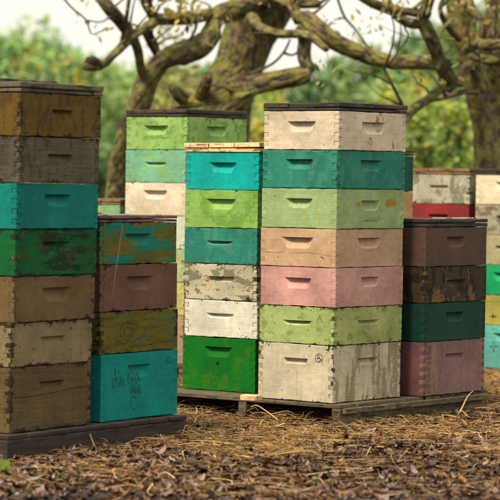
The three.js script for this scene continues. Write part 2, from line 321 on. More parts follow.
stack('A', GA, [  // box colours also darkened, standing in for deeper shade on this stack
  ['deep weathered brown wood hive box with a long crack, bottom of its stack', true, { color: [112, 92, 62], grain: 0.3, chip: 0.3, edge: 1.15, hold: 'slot', streak: 0.4, bump: 0.002, wood: [96, 84, 62], marks: [{ f: 0, w: 0.0018, c: [40, 30, 20], a: 0.9, p: [[0, 0.132], [0.1, 0.129], [0.22, 0.134], [0.34, 0.142], [0.505, 0.15]] }] }],
  ['dirty cream hive box with dark edges above the cracked brown wood box', false, { color: [146, 130, 96], chip: 0.5, edge: 1.15, hold: 'slot', grime: 0.7, streak: 0.3 }],
  ['tan painted hive box between the dirty cream and the mildewed green box', false, { color: [120, 98, 64], chip: 0.2, edge: 0.9, grime: 0.4 }],
  ['deep green hive box with black mildew smears under the teal box', false, { color: [6, 100, 50], edge: 0.8, chip: 0.25, streak: 0.5, alt: [{ c: [34, 38, 24], sx: 7, sy: 30, o: 3, t: 0.53, soft: 0.12, face: 0, a: 0.8 }, { c: [84, 84, 30], sx: 8, sy: 22, o: 11, t: 0.6, soft: 0.1, face: 0, a: 0.6 }] }],
  ['plain teal hive box in the stack with the patchy yellow top', false, { joint: true, color: [0, 130, 122], end: [0, 138, 130], edge: 0.4, chip: 0.12, grime: 0.25, streak: 0.15 }],
  ['bare grey weathered wood hive box under the patchy yellow box', false, { joint: true, color: [108, 100, 80], end: [92, 88, 78], grain: 0.3, chip: 0.3, hold: 'slot', edge: 1.0, streak: 0.6, bump: 0.002, wood: [84, 76, 60], alt: [{ c: [56, 50, 40], sx: 26, sy: 12, o: 6, t: 0.58, soft: 0.14, a: 0.45 }] }],
  ['mustard yellow hive box with purple brown worn patches, top of its stack', false, { color: [112, 90, 32], hold: 'slot', edge: 0.9, chip: 0.3, streak: 0.3, alt: [{ c: [88, 62, 50], sx: 30, sy: 14, o: 2, t: 0.5, soft: 0.1, a: 0.75 }, { c: [128, 92, 30], sx: 30, sy: 30, o: 8, t: 0.56, a: 0.6 }] }],
], ['grey weathered board lid on the patchy yellow hive box', M.greyLid, { t: 0.022, cleat: 0.014, over: 0.008 }]);

stack('B', GB, [  // base colours lowered here too, shade put into the paint
  ['deep turquoise hive box with black handwriting, on the dark timber pallet', true, { color: [0, 148, 140], chip: 0.06, edge: 0.2, grime: 0.15, streak: 0.08, spots: 3, marks: [...scribble(0, 0.075, 0.12, 0.08, 0.055, 6, 4), ...scribble(0, 0.17, 0.13, 0.08, 0.04, 6, 9), ...scribble(0, 0.19, 0.09, 0.07, 0.035, 5, 5), { f: 0, w: 0.0015, p: [...Array(16).keys()].map(i => [0.214 + 0.02 * Math.cos(0.7 + i * 0.3), 0.058 + 0.024 * Math.sin(0.7 + i * 0.3)]), a: 0.7 }, ...scribble(0, 0.42, 0.19, 0.04, 0.03, 3, 7, null, 0.0014, 0.5)] }],
  ['olive yellow hive box without handle, on the turquoise handwritten box', false, { color: [112, 106, 28], hold: null, edge: 1.1, chip: 0.3, grime: 0.5, alt: [{ c: [92, 106, 66], sx: 10, sy: 16, o: 5, t: 0.55, soft: 0.1, a: 0.75 }, { c: [88, 70, 22], sx: 8, sy: 60, o: 9, t: 0.58, soft: 0.08, a: 0.6 }], marks: [ring(0, 0.17, 0.085, 0.045, 0.035, [84, 66, 22], 0.0045), ring(0, 0.175, 0.085, 0.028, 0.02, [88, 70, 22], 0.0045), { f: 0, w: 0.0045, c: [84, 66, 22], a: 0.6, p: [[0.2, 0.115], [0.27, 0.1], [0.3, 0.085], [0.27, 0.06], [0.21, 0.045]] }] }],
  ['plain mauve brown hive box between the olive and the streaked teal box', false, { color: [120, 88, 74], edge: 0.8, chip: 0.15, grime: 0.3, streak: 0.15 }],
  ['teal hive box streaked with olive brown paint under the flaking purple lid', false, { color: [100, 106, 42], edge: 0.7, chip: 0.2, alt: [{ c: [0, 140, 132], sx: 4, sy: 30, o: 21, t: 0.44, soft: 0.1, a: 0.9 }, { c: [132, 110, 40], sx: 9, sy: 20, o: 4, t: 0.58, a: 0.8 }] }],
], ['thin purple brown lid with flaking white paint on the streaked teal box', M.purpleLid, { t: 0.012, cleat: 0.01, over: 0.004 }]);

stack('C', GC, [
  ['deep pinkish tan hive box at the bottom of the lime topped stack', true, { color: [178, 156, 128] }],
  ['yellow hive box low in the lime topped stack', false, { color: [206, 198, 124] }],
  ['pale green hive box below the mint white box in the lime topped stack', false, { color: [190, 205, 150] }],
  ['mint white hive box below the cream box in the lime topped stack', false, { color: [215, 225, 200] }],
  ['cream hive box under the pale aqua box in the lime topped stack', false, { color: [238, 222, 198], hold: 'slot', edge: 0.35, chip: 0.12, grime: 0.25, holdEnd: 'scoop' }],
  ['pale aqua green hive box directly under the lime green box', false, { color: [132, 194, 162], edge: 0.5, chip: 0.3, holdEnd: 'lens', alt: [{ c: [150, 196, 110], sx: 8, sy: 20, o: 3, t: 0.58, soft: 0.1, a: 0.6 }] }],
  ['speckled lime green hive box under a dark board lid, top of its stack', false, { joint: true, color: [160, 204, 116], edge: 0.6, chip: 0.35, grime: 0.6, alt: [{ c: [96, 148, 50], sx: 30, sy: 30, o: 3, t: 0.58, a: 0.5 }] }],
], ['dark brown board lid on the speckled lime green hive box', M.darkLid, { t: 0.022, cleat: 0.014, over: 0.004 }]);

stack('D', GD, [
  ['deep bright green hive box with a round dark hole, bottom of its stack', true, { color: [0, 116, 26], edge: 0.3, chip: 0.1, grime: 0.2, alt: [{ c: [84, 120, 20], sx: 12, sy: 7, o: 3, t: 0.6, soft: 0.1, a: 0.6 }], marks: [{ f: 1, w: 0.008, c: [18, 18, 14], a: 1, p: [[0.2, 0.125], [0.201, 0.125], [0.2, 0.126], [0.201, 0.126], [0.2005, 0.1255]] }] }],
  ['clean white hive box on the deep bright green box', false, { joint: true, color: [232, 230, 212], hold: 'lens', edge: 0.6, chip: 0.15, grime: 0.3, wood: [160, 130, 80] }],
  ['peeling white hive box with grey mildew under the dull teal box', false, { joint: true, color: [206, 198, 170], hold: 'slot', edge: 0.95, chip: 0.75, grime: 0.8, wood: [136, 112, 76], alt: [{ c: [112, 112, 84], sx: 12, sy: 26, o: 5, t: 0.56, a: 0.7 }] }],
  ['dull teal hive box with lens shaped handle under the lime box', false, { color: [48, 142, 126], hold: 'lens', edge: 0.6, chip: 0.15, grime: 0.4, streak: 0.4, alt: [{ c: [96, 160, 134], sx: 16, sy: 10, o: 7, t: 0.58, a: 0.5 }] }],
  ['yellow green hive box under the bright turquoise box', false, { color: [150, 196, 100], edge: 0.45, chip: 0.2, grime: 0.35, alt: [{ c: [112, 160, 60], sx: 9, sy: 14, o: 7, t: 0.58, soft: 0.1, a: 0.6 }] }],
  ['bright turquoise hive box under a pale wooden lid, top of its stack', false, { joint: true, color: [0, 184, 180], edge: 0.3, chip: 0.08, grime: 0.12, streak: 0.06, wood: [70, 90, 80], spots: 2 }],
], ['pale unpainted wooden lid on the bright turquoise hive box', M.paleLid, { t: 0.022, cleat: 0.019, over: 0.01, under: M.paleLid }]);

stack('E', GE, [
  ['deep off white hive box with a small round ink symbol, bottom of its stack', true, { color: [216, 206, 180], hold: 'slot', edge: 0.9, chip: 0.25, grime: 0.5, streak: 0.4, alt: [{ c: [134, 120, 86], sx: 18, sy: 3, o: 4, t: 0.46, soft: 0.12, face: 0, a: 0.6 }], marks: [ring(1, 0.335, 0.188, 0.02, 0.018, [36, 34, 34], 0.0016), ring(1, 0.333, 0.193, 0.007, 0.007, [36, 34, 34], 0.0016), { f: 1, w: 0.0018, c: [36, 34, 34], a: 0.8, p: [[0.322, 0.182], [0.335, 0.19], [0.348, 0.182], [0.335, 0.174]] }] }],
  ['pale olive green hive box with dark worn edges above the off white box', false, { color: [178, 188, 118], end: [172, 192, 122], hold: 'lens', edge: 0.95, chip: 0.3, grime: 0.7, dirt: [58, 60, 26], alt: [{ c: [128, 134, 70], sx: 14, sy: 20, o: 13, t: 0.66, a: 0.55 }], marks: [{ f: 1, w: 0.0022, c: [92, 108, 62], a: 0.5, p: [[0.32, 0.1], [0.335, 0.13], [0.35, 0.1]] }] }],
  ['pink hive box above the pale olive box in the cream topped stack', false, { color: [210, 160, 152], edge: 0.3, chip: 0.08, grime: 0.2, streak: 0.12, hold: 'small', holdEnd: 'small' }],
  ['peach tan hive box between the sage green and the pink box', false, { color: [208, 174, 140], edge: 0.3, chip: 0.14, grime: 0.25, marks: [{ f: 1, w: 0.0012, c: [100, 70, 40], a: 0.8, p: [[0, 0.06], [0.06, 0.058], [0.13, 0.06]] }, { f: 1, w: 0.0012, c: [100, 70, 40], a: 0.6, p: [[0.16, 0.057], [0.26, 0.062], [0.41, 0.05]] }, { f: 1, w: 0.003, c: [84, 60, 40], a: 0.7, p: [[0.335, 0.045], [0.35, 0.038]] }] }],
  ['sage green hive box with an orange stain beside its handle', false, { color: [162, 188, 130], edge: 0.3, chip: 0.14, grime: 0.2, hold: 'small', holdEnd: 'small', alt: [{ c: [168, 130, 50], sx: 9, sy: 17, o: 31, t: 0.75, soft: 0.06, face: 0, a: 0.6 }], marks: [...scribble(0, 0.2, 0.03, 0.1, 0.012, 8, 3, [110, 60, 30], 0.0012, 0.7), { f: 0, w: 0.018, c: [190, 132, 34], a: 0.85, p: [[0.37, 0.105], [0.4, 0.112], [0.43, 0.11]] }, { f: 0, w: 0.014, c: [184, 130, 36], a: 0.85, p: [[0.14, 0.1], [0.17, 0.102]] }, { f: 1, w: 0.012, c: [200, 180, 50], a: 0.85, p: [[0.31, 0.06], [0.315, 0.064]] }] }],
  ['sea green hive box directly under the cream top box', false, { joint: true, color: [50, 142, 124], edge: 0.55, chip: 0.12, grime: 0.4, streak: 0.3, hold: 'small', holdEnd: 'small', alt: [{ c: [84, 160, 138], sx: 18, sy: 12, o: 17, t: 0.57, a: 0.5 }] }],
  ['cream white hive box with rust stains under a dark lid, top of its stack', false, { joint: true, color: [236, 218, 192], edge: 0.4, chip: 0.1, grime: 0.25, wood: [150, 104, 54], alt: [{ c: [160, 116, 52], sx: 14, sy: 14, o: 7, t: 0.68, face: 0, a: 0.7 }], marks: [{ f: 1, w: 0.004, c: [196, 150, 96], a: 0.7, p: [[0.09, 0.166], [0.115, 0.14], [0.125, 0.125]] }, { f: 0, w: 0.008, c: [168, 120, 50], a: 0.5, p: [[0.4, 0.05], [0.405, 0.02], [0.41, 0.004]] }] }],
], ['dark brown board lid on the cream white hive box', M.darkLid, { t: 0.021, cleat: 0.012, over: 0.004 }]);

stack('F', GF, [
  ['deep dusty mauve hive box with writing down its corner, bottom of its stack', true, { color: [146, 114, 112], end: [128, 88, 88], hold: 'slot', edge: 0.35, chip: 0.12, grime: 0.3, streak: 0.3, alt: [{ c: [182, 150, 118], sx: 14, sy: 3, o: 5, t: 0.6, soft: 0.1, face: 0, a: 0.5 }], marks: [0, 1, 2, 3, 4, 5, 6, 7, 8].flatMap(i => scribble(0, 0.03, 0.012 + i * 0.025, 0.032, 0.018, 2, 20 + i, [58, 36, 36], 0.0016, 0.6)) }],
  ['dark bottle green hive box on the dusty mauve box', false, { color: [30, 76, 62], end: [20, 62, 56], edge: 0.35, chip: 0.08, grime: 0.25, streak: 0.2, hold: 'small' }],
  ['blackened hive box with bare tan wood patches under the brown box', false, { color: [72, 60, 46], hold: 'slot', edge: 0.8, chip: 0.4, grime: 0.8, wood: [140, 108, 66], alt: [{ c: [136, 104, 62], sx: 9, sy: 7, o: 41, t: 0.52, soft: 0.08, face: 0, a: 0.9 }, { c: [34, 28, 24], sx: 26, sy: 12, o: 3, t: 0.55, a: 0.7 }] }],
  ['plain dark brown hive box under the black lid, top of its stack', false, { color: [104, 80, 70], edge: 0.3, chip: 0.08, grime: 0.25, streak: 0.2, hold: 'small' }],
], ['black lid with a pale flaked strip on the dark brown hive box', M.blackLid, { t: 0.016, cleat: 0.016, over: 0.004 }]);

stack('X', GX, [
  ['deep grey hive box at the bottom of the stack behind the cream topped hive', true, { color: [150, 145, 130] }],
  ['green hive box low in the stack behind the cream topped hive', false, { color: [120, 160, 100] }],
  ['white hive box in the stack behind the cream topped hive', false, { color: [210, 205, 185] }],
  ['aqua hive box in the stack behind the cream topped hive', false, { color: [110, 180, 160] }],
  ['peach hive box just behind the sage green box', false, { color: [216, 170, 122], chip: 0.1 }],
  ['dark sea green hive box just behind the cream topped stack, top of its own stack', false, { color: [34, 96, 80], edge: 0.6 }],
], ['dark lid of the hive stack just behind the cream topped one', M.blackLid, { t: 0.012, cleat: 0.01, over: 0.004 }]);
stack('I', GI, [
  ['deep white hive box at the bottom of the low stack beside the lime topped hive', true, { color: [200, 196, 176] }],
  ['deep teal hive box in the low stack beside the lime topped hive', true, { color: [60, 140, 130] }],
  ['tan hive box in the low stack beside the lime topped hive', false, { color: [190, 150, 100] }],
  ['pale green hive box under a brown lid, top of the low stack', false, { color: [150, 196, 140] }],
], ['brown board lid on the low pale green hive stack', M.brownLid, { t: 0.016, cleat: 0.01 }]);
stack('G', GG, [
  ['deep tan hive box at the bottom of the far stack with the red box', true, { color: [170, 140, 100] }],
  ['green hive box low in the far stack with the red box', false, { color: [90, 150, 90] }],
  ['white hive box in the far stack with the red box', false, { color: [205, 200, 180] }],
  ['blue green hive box under the red box', false, { color: [60, 140, 130] }],
  ['faded red hive box under the mildewed pale grey box', false, { color: [146, 50, 50], hold: 'slot', edge: 0.4, chip: 0.2 }],
  ['pale grey white hive box with mildew stains, on the red box', false, { color: [196, 192, 168], hold: 'slot', edge: 0.7, chip: 0.4, grime: 0.7, streak: 0.6, alt: [{ c: [128, 130, 108], sx: 14, sy: 9, o: 12, t: 0.5, soft: 0.12, a: 0.8 }] }],
], ['weathered brown board lid on the mildewed pale grey hive box', M.brownLid, { t: 0.02, cleat: 0.012 }]);
stack('H', GH, [
  ['deep cyan hive box with a black emblem, bottom of its far stack', true, { color: [104, 192, 184], edge: 0.3, chip: 0.1, hold: 'scoop', marks: [{ f: 1, w: 0.004, p: [[0.125, 0.222], [0.14, 0.222]] }, { f: 1, w: 0.006, p: [[0.135, 0.15], [0.135, 0.09]], c: [40, 60, 30] }, { f: 1, w: 0.005, p: [[0.11, 0.12], [0.16, 0.125]], c: [40, 60, 30] }, { f: 1, w: 0.0015, p: [[0, 0.192], [0.413, 0.19]], c: [40, 90, 86], a: 0.9 }] }],
  ['yellow green hive box with a black emblem on the deep cyan box', false, { color: [184, 178, 88], edge: 0.4, hold: null, marks: [{ f: 1, w: 0.007, p: [[0.13, 0.06], [0.13, 0.025]] }, { f: 1, w: 0.005, p: [[0.11, 0.045], [0.155, 0.045]] }, { f: 1, w: 0.0015, p: [[0, 0.13], [0.413, 0.13]], c: [90, 84, 30], a: 0.9 }] }],
  ['vivid green hive box on the yellow green box with the emblem', false, { color: [24, 168, 108], edge: 0.2, chip: 0.05, grime: 0.1 }],
  ['stained grey white hive box directly on the vivid green box', false, { color: [188, 180, 140], edge: 0.6, chip: 0.5, hold: 'slot', streak: 0.5 }],
  ['peeling grey wood hive box under the clean ivory box', false, { color: [182, 176, 150], edge: 0.6, chip: 0.7, grime: 0.6, hold: 'slot', streak: 0.6, alt: [{ c: [120, 112, 92], sx: 14, sy: 26, o: 2, t: 0.54, a: 0.8 }] }],
  ['clean ivory hive box under a dark lid, top of the far stack', false, { color: [244, 230, 196], edge: 0.2, chip: 0.06, grime: 0.1 }],
], ['dark board lid on the clean ivory hive box', M.darkLid, { t: 0.02, cleat: 0.012 }]);

// extra boards lying on lids
{
  const [x, z] = centre(S.A.c, S.A.th, 0.032), r = rng(5), o = new THREE.Group(); top('loose_board', o);
  plank(0.2, 0.016, 0.52, M.greyLid, o, 'board', 0, 0.008, 0, 'z', r); o.position.set(x - 0.085, 1.3956 + 0.0405, z + 0.05); o.rotation.y = -S.A.th + 0.03;
  tag(o, 'loose grey board lying on the lid of the patchy yellow hive', 'board');
  const [x2, z2] = centre(S.F.c, S.F.th, 0), q = new THREE.Group(); top('wood_strip', q);
  plank(0.012, 0.006, 0.33, M.flake, q, 'strip', 0, 0.003, 0, 'z', r); q.position.set(x2 + 0.152, 0.8755 + 0.0365, z2 + 0.06); q.rotation.y = -S.F.th;
  tag(q, 'narrow pale wood strip lying on the black hive lid', 'strip');
  const [x3, z3] = centre(S.B.c, S.B.th, -0.013), q3 = new THREE.Group(); top('wood_strip', q3);
  plank(0.03, 0.005, 0.36, M.flake, q3, 'strip', 0, 0.0025, 0, 'z', r); q3.position.set(x3 + 0.14, 0.9024 + 0.0265, z3 + 0.03); q3.rotation.y = -S.B.th + 0.02;
  tag(q3, 'flaking white strip lying on the thin purple brown lid', 'strip');
}

// ---------------------------------------------------------------- pallets
function pallet(corner, th, len, wid, h, mats, label, solidSide) {   // corner = nearest corner between the short and the long visible side
  const o = new THREE.Group(); top('pallet', o); const r = rng(Math.floor(len * 1000 + wid * 77 + corner[0] * 991 + 5000));
  const ld = [Math.sin(th), -Math.cos(th)], sd = [-Math.cos(th), -Math.sin(th)];
  o.position.set(corner[0] + ld[0] * len / 2 + sd[0] * wid / 2, 0, corner[1] + ld[1] * len / 2 + sd[1] * wid / 2); o.rotation.y = -th;
  const deck = 0.018, n = Math.round(len / 0.125), st = h - deck - 0.002;
  for (const k of [-1, 0, 1]) plank(0.045, st, len - 0.006, k === 1 ? mats[0] : mats[1], o, 'stringer', k * (wid / 2 - 0.0235), st / 2, 0, 'z', r);
  for (let i = 0; i < n; i++) plank(wid - (i % 3) * 0.004, deck, len / n - 0.012, mats[2], o, 'deck_board', 0, h - deck / 2 - 0.001, -len / 2 + (i + 0.5) * len / n, 'x', r);
  if (solidSide) plank(0.02, 0.026, len * 0.96, mats[3], o, 'side_slat', wid / 2 + 0.0125, h - 0.028, 0.01, 'z', r);
  tag(o, label, 'pallet'); return o;
}
const off = (c, th, a, b) => [c[0] + Math.sin(th) * a - Math.cos(th) * b, c[1] - Math.cos(th) * a - Math.sin(th) * b];
pallet(off(S.A.c, 0.6, -0.05, -0.035), 0.6, 1.15, 1.0, 0.114, [M.rail, M.rail, M.rail], 'dark brown timber pallet under the scribbled turquoise and cracked brown boxes');
pallet(off(S.E.c, 0.665, -0.02, -0.055), 0.665, 1.17, 1.08, 0.113, [M.mossBoard, M.deck, M.deck, M.mossBoard], 'weathered timber pallet under the bright green and off white boxes', true);
pallet(off(S.C.c, 0.667, -0.02, -0.03), 0.667, 1.1, 0.95, 0.115, [M.deck, M.deck, M.deck], 'timber pallet under the lime topped hive');
pallet(off(S.H.c, 0.66, -0.02, -0.03), 0.66, 0.7, 0.98, 0.039, [M.rail, M.rail, M.rail], 'low timber pallet under the far hive with the cyan box');
{
  const r = rng(8), o = new THREE.Group(); top('wood_block', o); const p = at(251, 399, 11.27);
  plank(0.085, 0.026, 0.05, M.paleLid, o, 'block', 0, 0.013, 0, 'x', r); o.position.set(p.x, 0.113, -11.40 + 0.02); o.rotation.y = -0.62; tag(o, 'small pale wood block on the pallet between the green and white boxes', 'block');
}

// ---------------------------------------------------------------- trees
const barkTex = dataTex(512, 512, (i, j) => {
  const x = i / 512 * 8, y = j / 512 * 8, a = x * 0.8 + y * 0.6, b = y * 0.8 - x * 0.6; const n = fbm(x * 4, y * 2, 5), f = fbm(x * 7, y * 2.6 + 7, 5), m = fbm(a * 3.2 + 30, b * 3.2, 5);
  let c = mix([62, 51, 38], [118, 101, 76], ss(0.32, 0.7, n)); c = mix(c, [34, 28, 21], ss(0.5, 0.7, f) * 0.55); c = mix(c, [112, 116, 40], ss(0.42, 0.66, m) * 0.75); c = mix(c, [160, 156, 126], ss(0.64, 0.74, fbm(a * 6, b * 6 + 60, 4)) * 0.45);
  return c;
});
const barkBump = dataTex(512, 512, (i, j) => { const x = i / 512 * 8, y = j / 512 * 8; const v = 255 * fbm(x * 5, y * 2 + 7, 5); return [v, v, v]; }, false);
const bark = new THREE.MeshStandardMaterial({ map: barkTex, bumpMap: barkBump, bumpScale: 0.035, roughness: 0.95, color: new THREE.Color().setRGB(0.86, 0.84, 0.74) });   // one bark for every limb and trunk
function tube(pts, seed, radial = 10, perSeg = 6) {   // pts: [Vector3, radius]
  const n = (pts.length - 1) * perSeg, curve = new THREE.CatmullRomCurve3(pts.map(p => p[0]), false, 'centripetal');
  const fr = curve.computeFrenetFrames(n, false), P = [], U = [], I = []; let lenAcc = 0, prev = null;
  for (let i = 0; i <= n; i++) {
    const t = i / n, c = curve.getPoint(t), k = Math.min(pts.length - 2, Math.floor(t * (pts.length - 1))), q = t * (pts.length - 1) - k;
    let R = pts[k][1] + (pts[k + 1][1] - pts[k][1]) * q; if (prev) lenAcc += c.distanceTo(prev); prev = c;
    for (let a = 0; a <= radial; a++) {
      const an = a / radial * Math.PI * 2, ca = Math.cos(an), sa = Math.sin(an), w = 1 + (fbm(ca * 1.3 + seed, sa * 1.3 + lenAcc * 2.2 / Math.max(R, 0.05) * 0.12 + seed * 3, 3) - 0.5) * 0.42 + (vn(lenAcc * 3.1 + seed * 5, seed) - 0.5) * 0.16;
      const N = fr.normals[i], B = fr.binormals[i];
      P.push(c.x + (N.x * ca + B.x * sa) * R * w, c.y + (N.y * ca + B.y * sa) * R * w, c.z + (N.z * ca + B.z * sa) * R * w); U.push(an * Math.max(R, 0.03) / 1.2, lenAcc / 1.2);
    }
  }
  const W = radial + 1; for (let i = 0; i < n; i++) for (let a = 0; a < radial; a++) { const b = i * W + a; I.push(b, b + 1, b + W, b + 1, b + W + 1, b + W); }
  for (const [row, flip] of [[0, true], [n, false]]) { const base = P.length / 3, c = curve.getPoint(row / n); P.push(c.x, c.y, c.z); U.push(0, 0); for (let a = 0; a < radial; a++) { const b = row * W + a; flip ? I.push(base, b + 1, b) : I.push(base, b, b + 1); } }
  const g = new THREE.BufferGeometry(); g.setAttribute('position', new THREE.Float32BufferAttribute(P, 3)); g.setAttribute('uv', new THREE.Float32BufferAttribute(U, 2)); g.setIndex(I); g.computeVertexNormals(); return g;
}
const leafGeo = (() => { // folded leaf, 4 faces
  const g = new THREE.BufferGeometry(); g.setAttribute('position', new THREE.Float32BufferAttribute([0, 0, 0, -0.26, 0.45, 0.08, 0, 0.5, 0, 0.26, 0.45, 0.08, 0, 1, 0.04], 3)); g.setIndex([0, 2, 1, 1, 2, 4, 0, 3, 2, 2, 3, 4]); g.computeVertexNormals(); return g;
})();
const leafMat = new THREE.MeshPhysicalMaterial({ color: 0xffffff, roughness: 0.9, transmission: 0.45, thickness: 0, side: THREE.DoubleSide });
const dummy = new THREE.Object3D(), col = new THREE.Color();
function crown(parent, spots, palette, size, seed, name = 'crown') { // spots: [x,y,z,rx,ry,rz,count]
  const n = spots.reduce((a, s) => a + s[6], 0), o = new THREE.InstancedMesh(leafGeo, leafMat, n), r = rng(seed); let k = 0;
  for (const [x, y, z, rx, ry, rz, c] of spots) {
    const shade = Math.floor(r() * palette.length);
    for (let i = 0; i < c; i++) {
      const th = r() * 6.283, u = r() * 2 - 1, q = Math.pow(r(), 0.45), s = Math.sqrt(1 - u * u);
      dummy.position.set(x + rx * q * s * Math.cos(th), Math.max(0.05, y + ry * q * u), z + rz * q * s * Math.sin(th));
      dummy.rotation.set(r() * 6.28, r() * 6.28, r() * 6.28); dummy.scale.setScalar(size * (0.6 + 0.8 * r())); dummy.updateMatrix(); o.setMatrixAt(k, dummy.matrix);
      const p = r() < 0.65 ? palette[shade] : palette[Math.floor(r() * palette.length)], v = 0.6 + 0.7 * r(); o.setColorAt(k, col.setRGB(p[0] * v, p[1] * v, p[2] * v)); k++;
    }
  }
  o.name = name; o.userData.kind = 'stuff'; o.castShadow = o.receiveShadow = true; parent.add(o); return o;
}
// an oak traced limb by limb; each limb is [depth, [[px, py, radius px], ...], material]
function oak(label, base, limbs, crownSpec) {
  const o = new THREE.Group(); top('oak_tree', o); o.position.copy(base);
  limbs.forEach(([name, mat, pts, radial], i) => {
    const P = pts.map(([px, py, rp, d]) => [at(px, py, d).sub(base), rp * 1.06 * d / CAM.f]); mesh(name, tube(P, i * 3.7 + base.x, radial || (P[0][1] > 0.06 ? 14 : 8)), mat, o);
  });
  const r = rng(Math.floor(base.x * 1000) + 321), tips = [], thin = limbs.filter(l => l[0] === 'limb' || l[0] === 'branch' || l[0] === 'broken_limb');
  for (let k = 0; k < 24; k++) {                 // fine twigs with a few leaves left on them
    const l = thin[Math.floor(r() * thin.length)][2], q = l[Math.floor(r() * l.length)]; if (q[1] > 110) continue;
    const p0 = at(q[0], q[1], q[3]).sub(base), len = 0.18 + 0.55 * r(), an = r() * 6.283, up = 0.25 + r() * 0.8, P = [[p0, 0.011 + 0.006 * r()]], d0 = new THREE.Vector3(Math.cos(an), up, Math.sin(an)).normalize();
    for (let m = 1; m <= 4; m++) { d0.add(new THREE.Vector3((r() - 0.5) * 0.9, (r() - 0.45) * 0.7, (r() - 0.5) * 0.9)).normalize(); P.push([P[m - 1][0].clone().addScaledVector(d0, len / 4), 0.009 - 0.0019 * m]); }
    mesh('twig', tube(P, k + base.x, 5, 3), bark, o); const e = P[4][0]; if (r() < 0.75) tips.push([e.x, e.y, e.z, 0.24, 0.15, 0.24, 14 + Math.floor(r() * 26)]);
  }
  if (crownSpec) { crownSpec[0].push(...tips); }
  if (crownSpec) crown(o, ...crownSpec);
  tag(o, label, 'tree', 'old oaks behind the hives'); return o;
}
const g0 = (px, d) => { const p = at(px, 180, d); return new THREE.Vector3(p.x, 0, -d); };
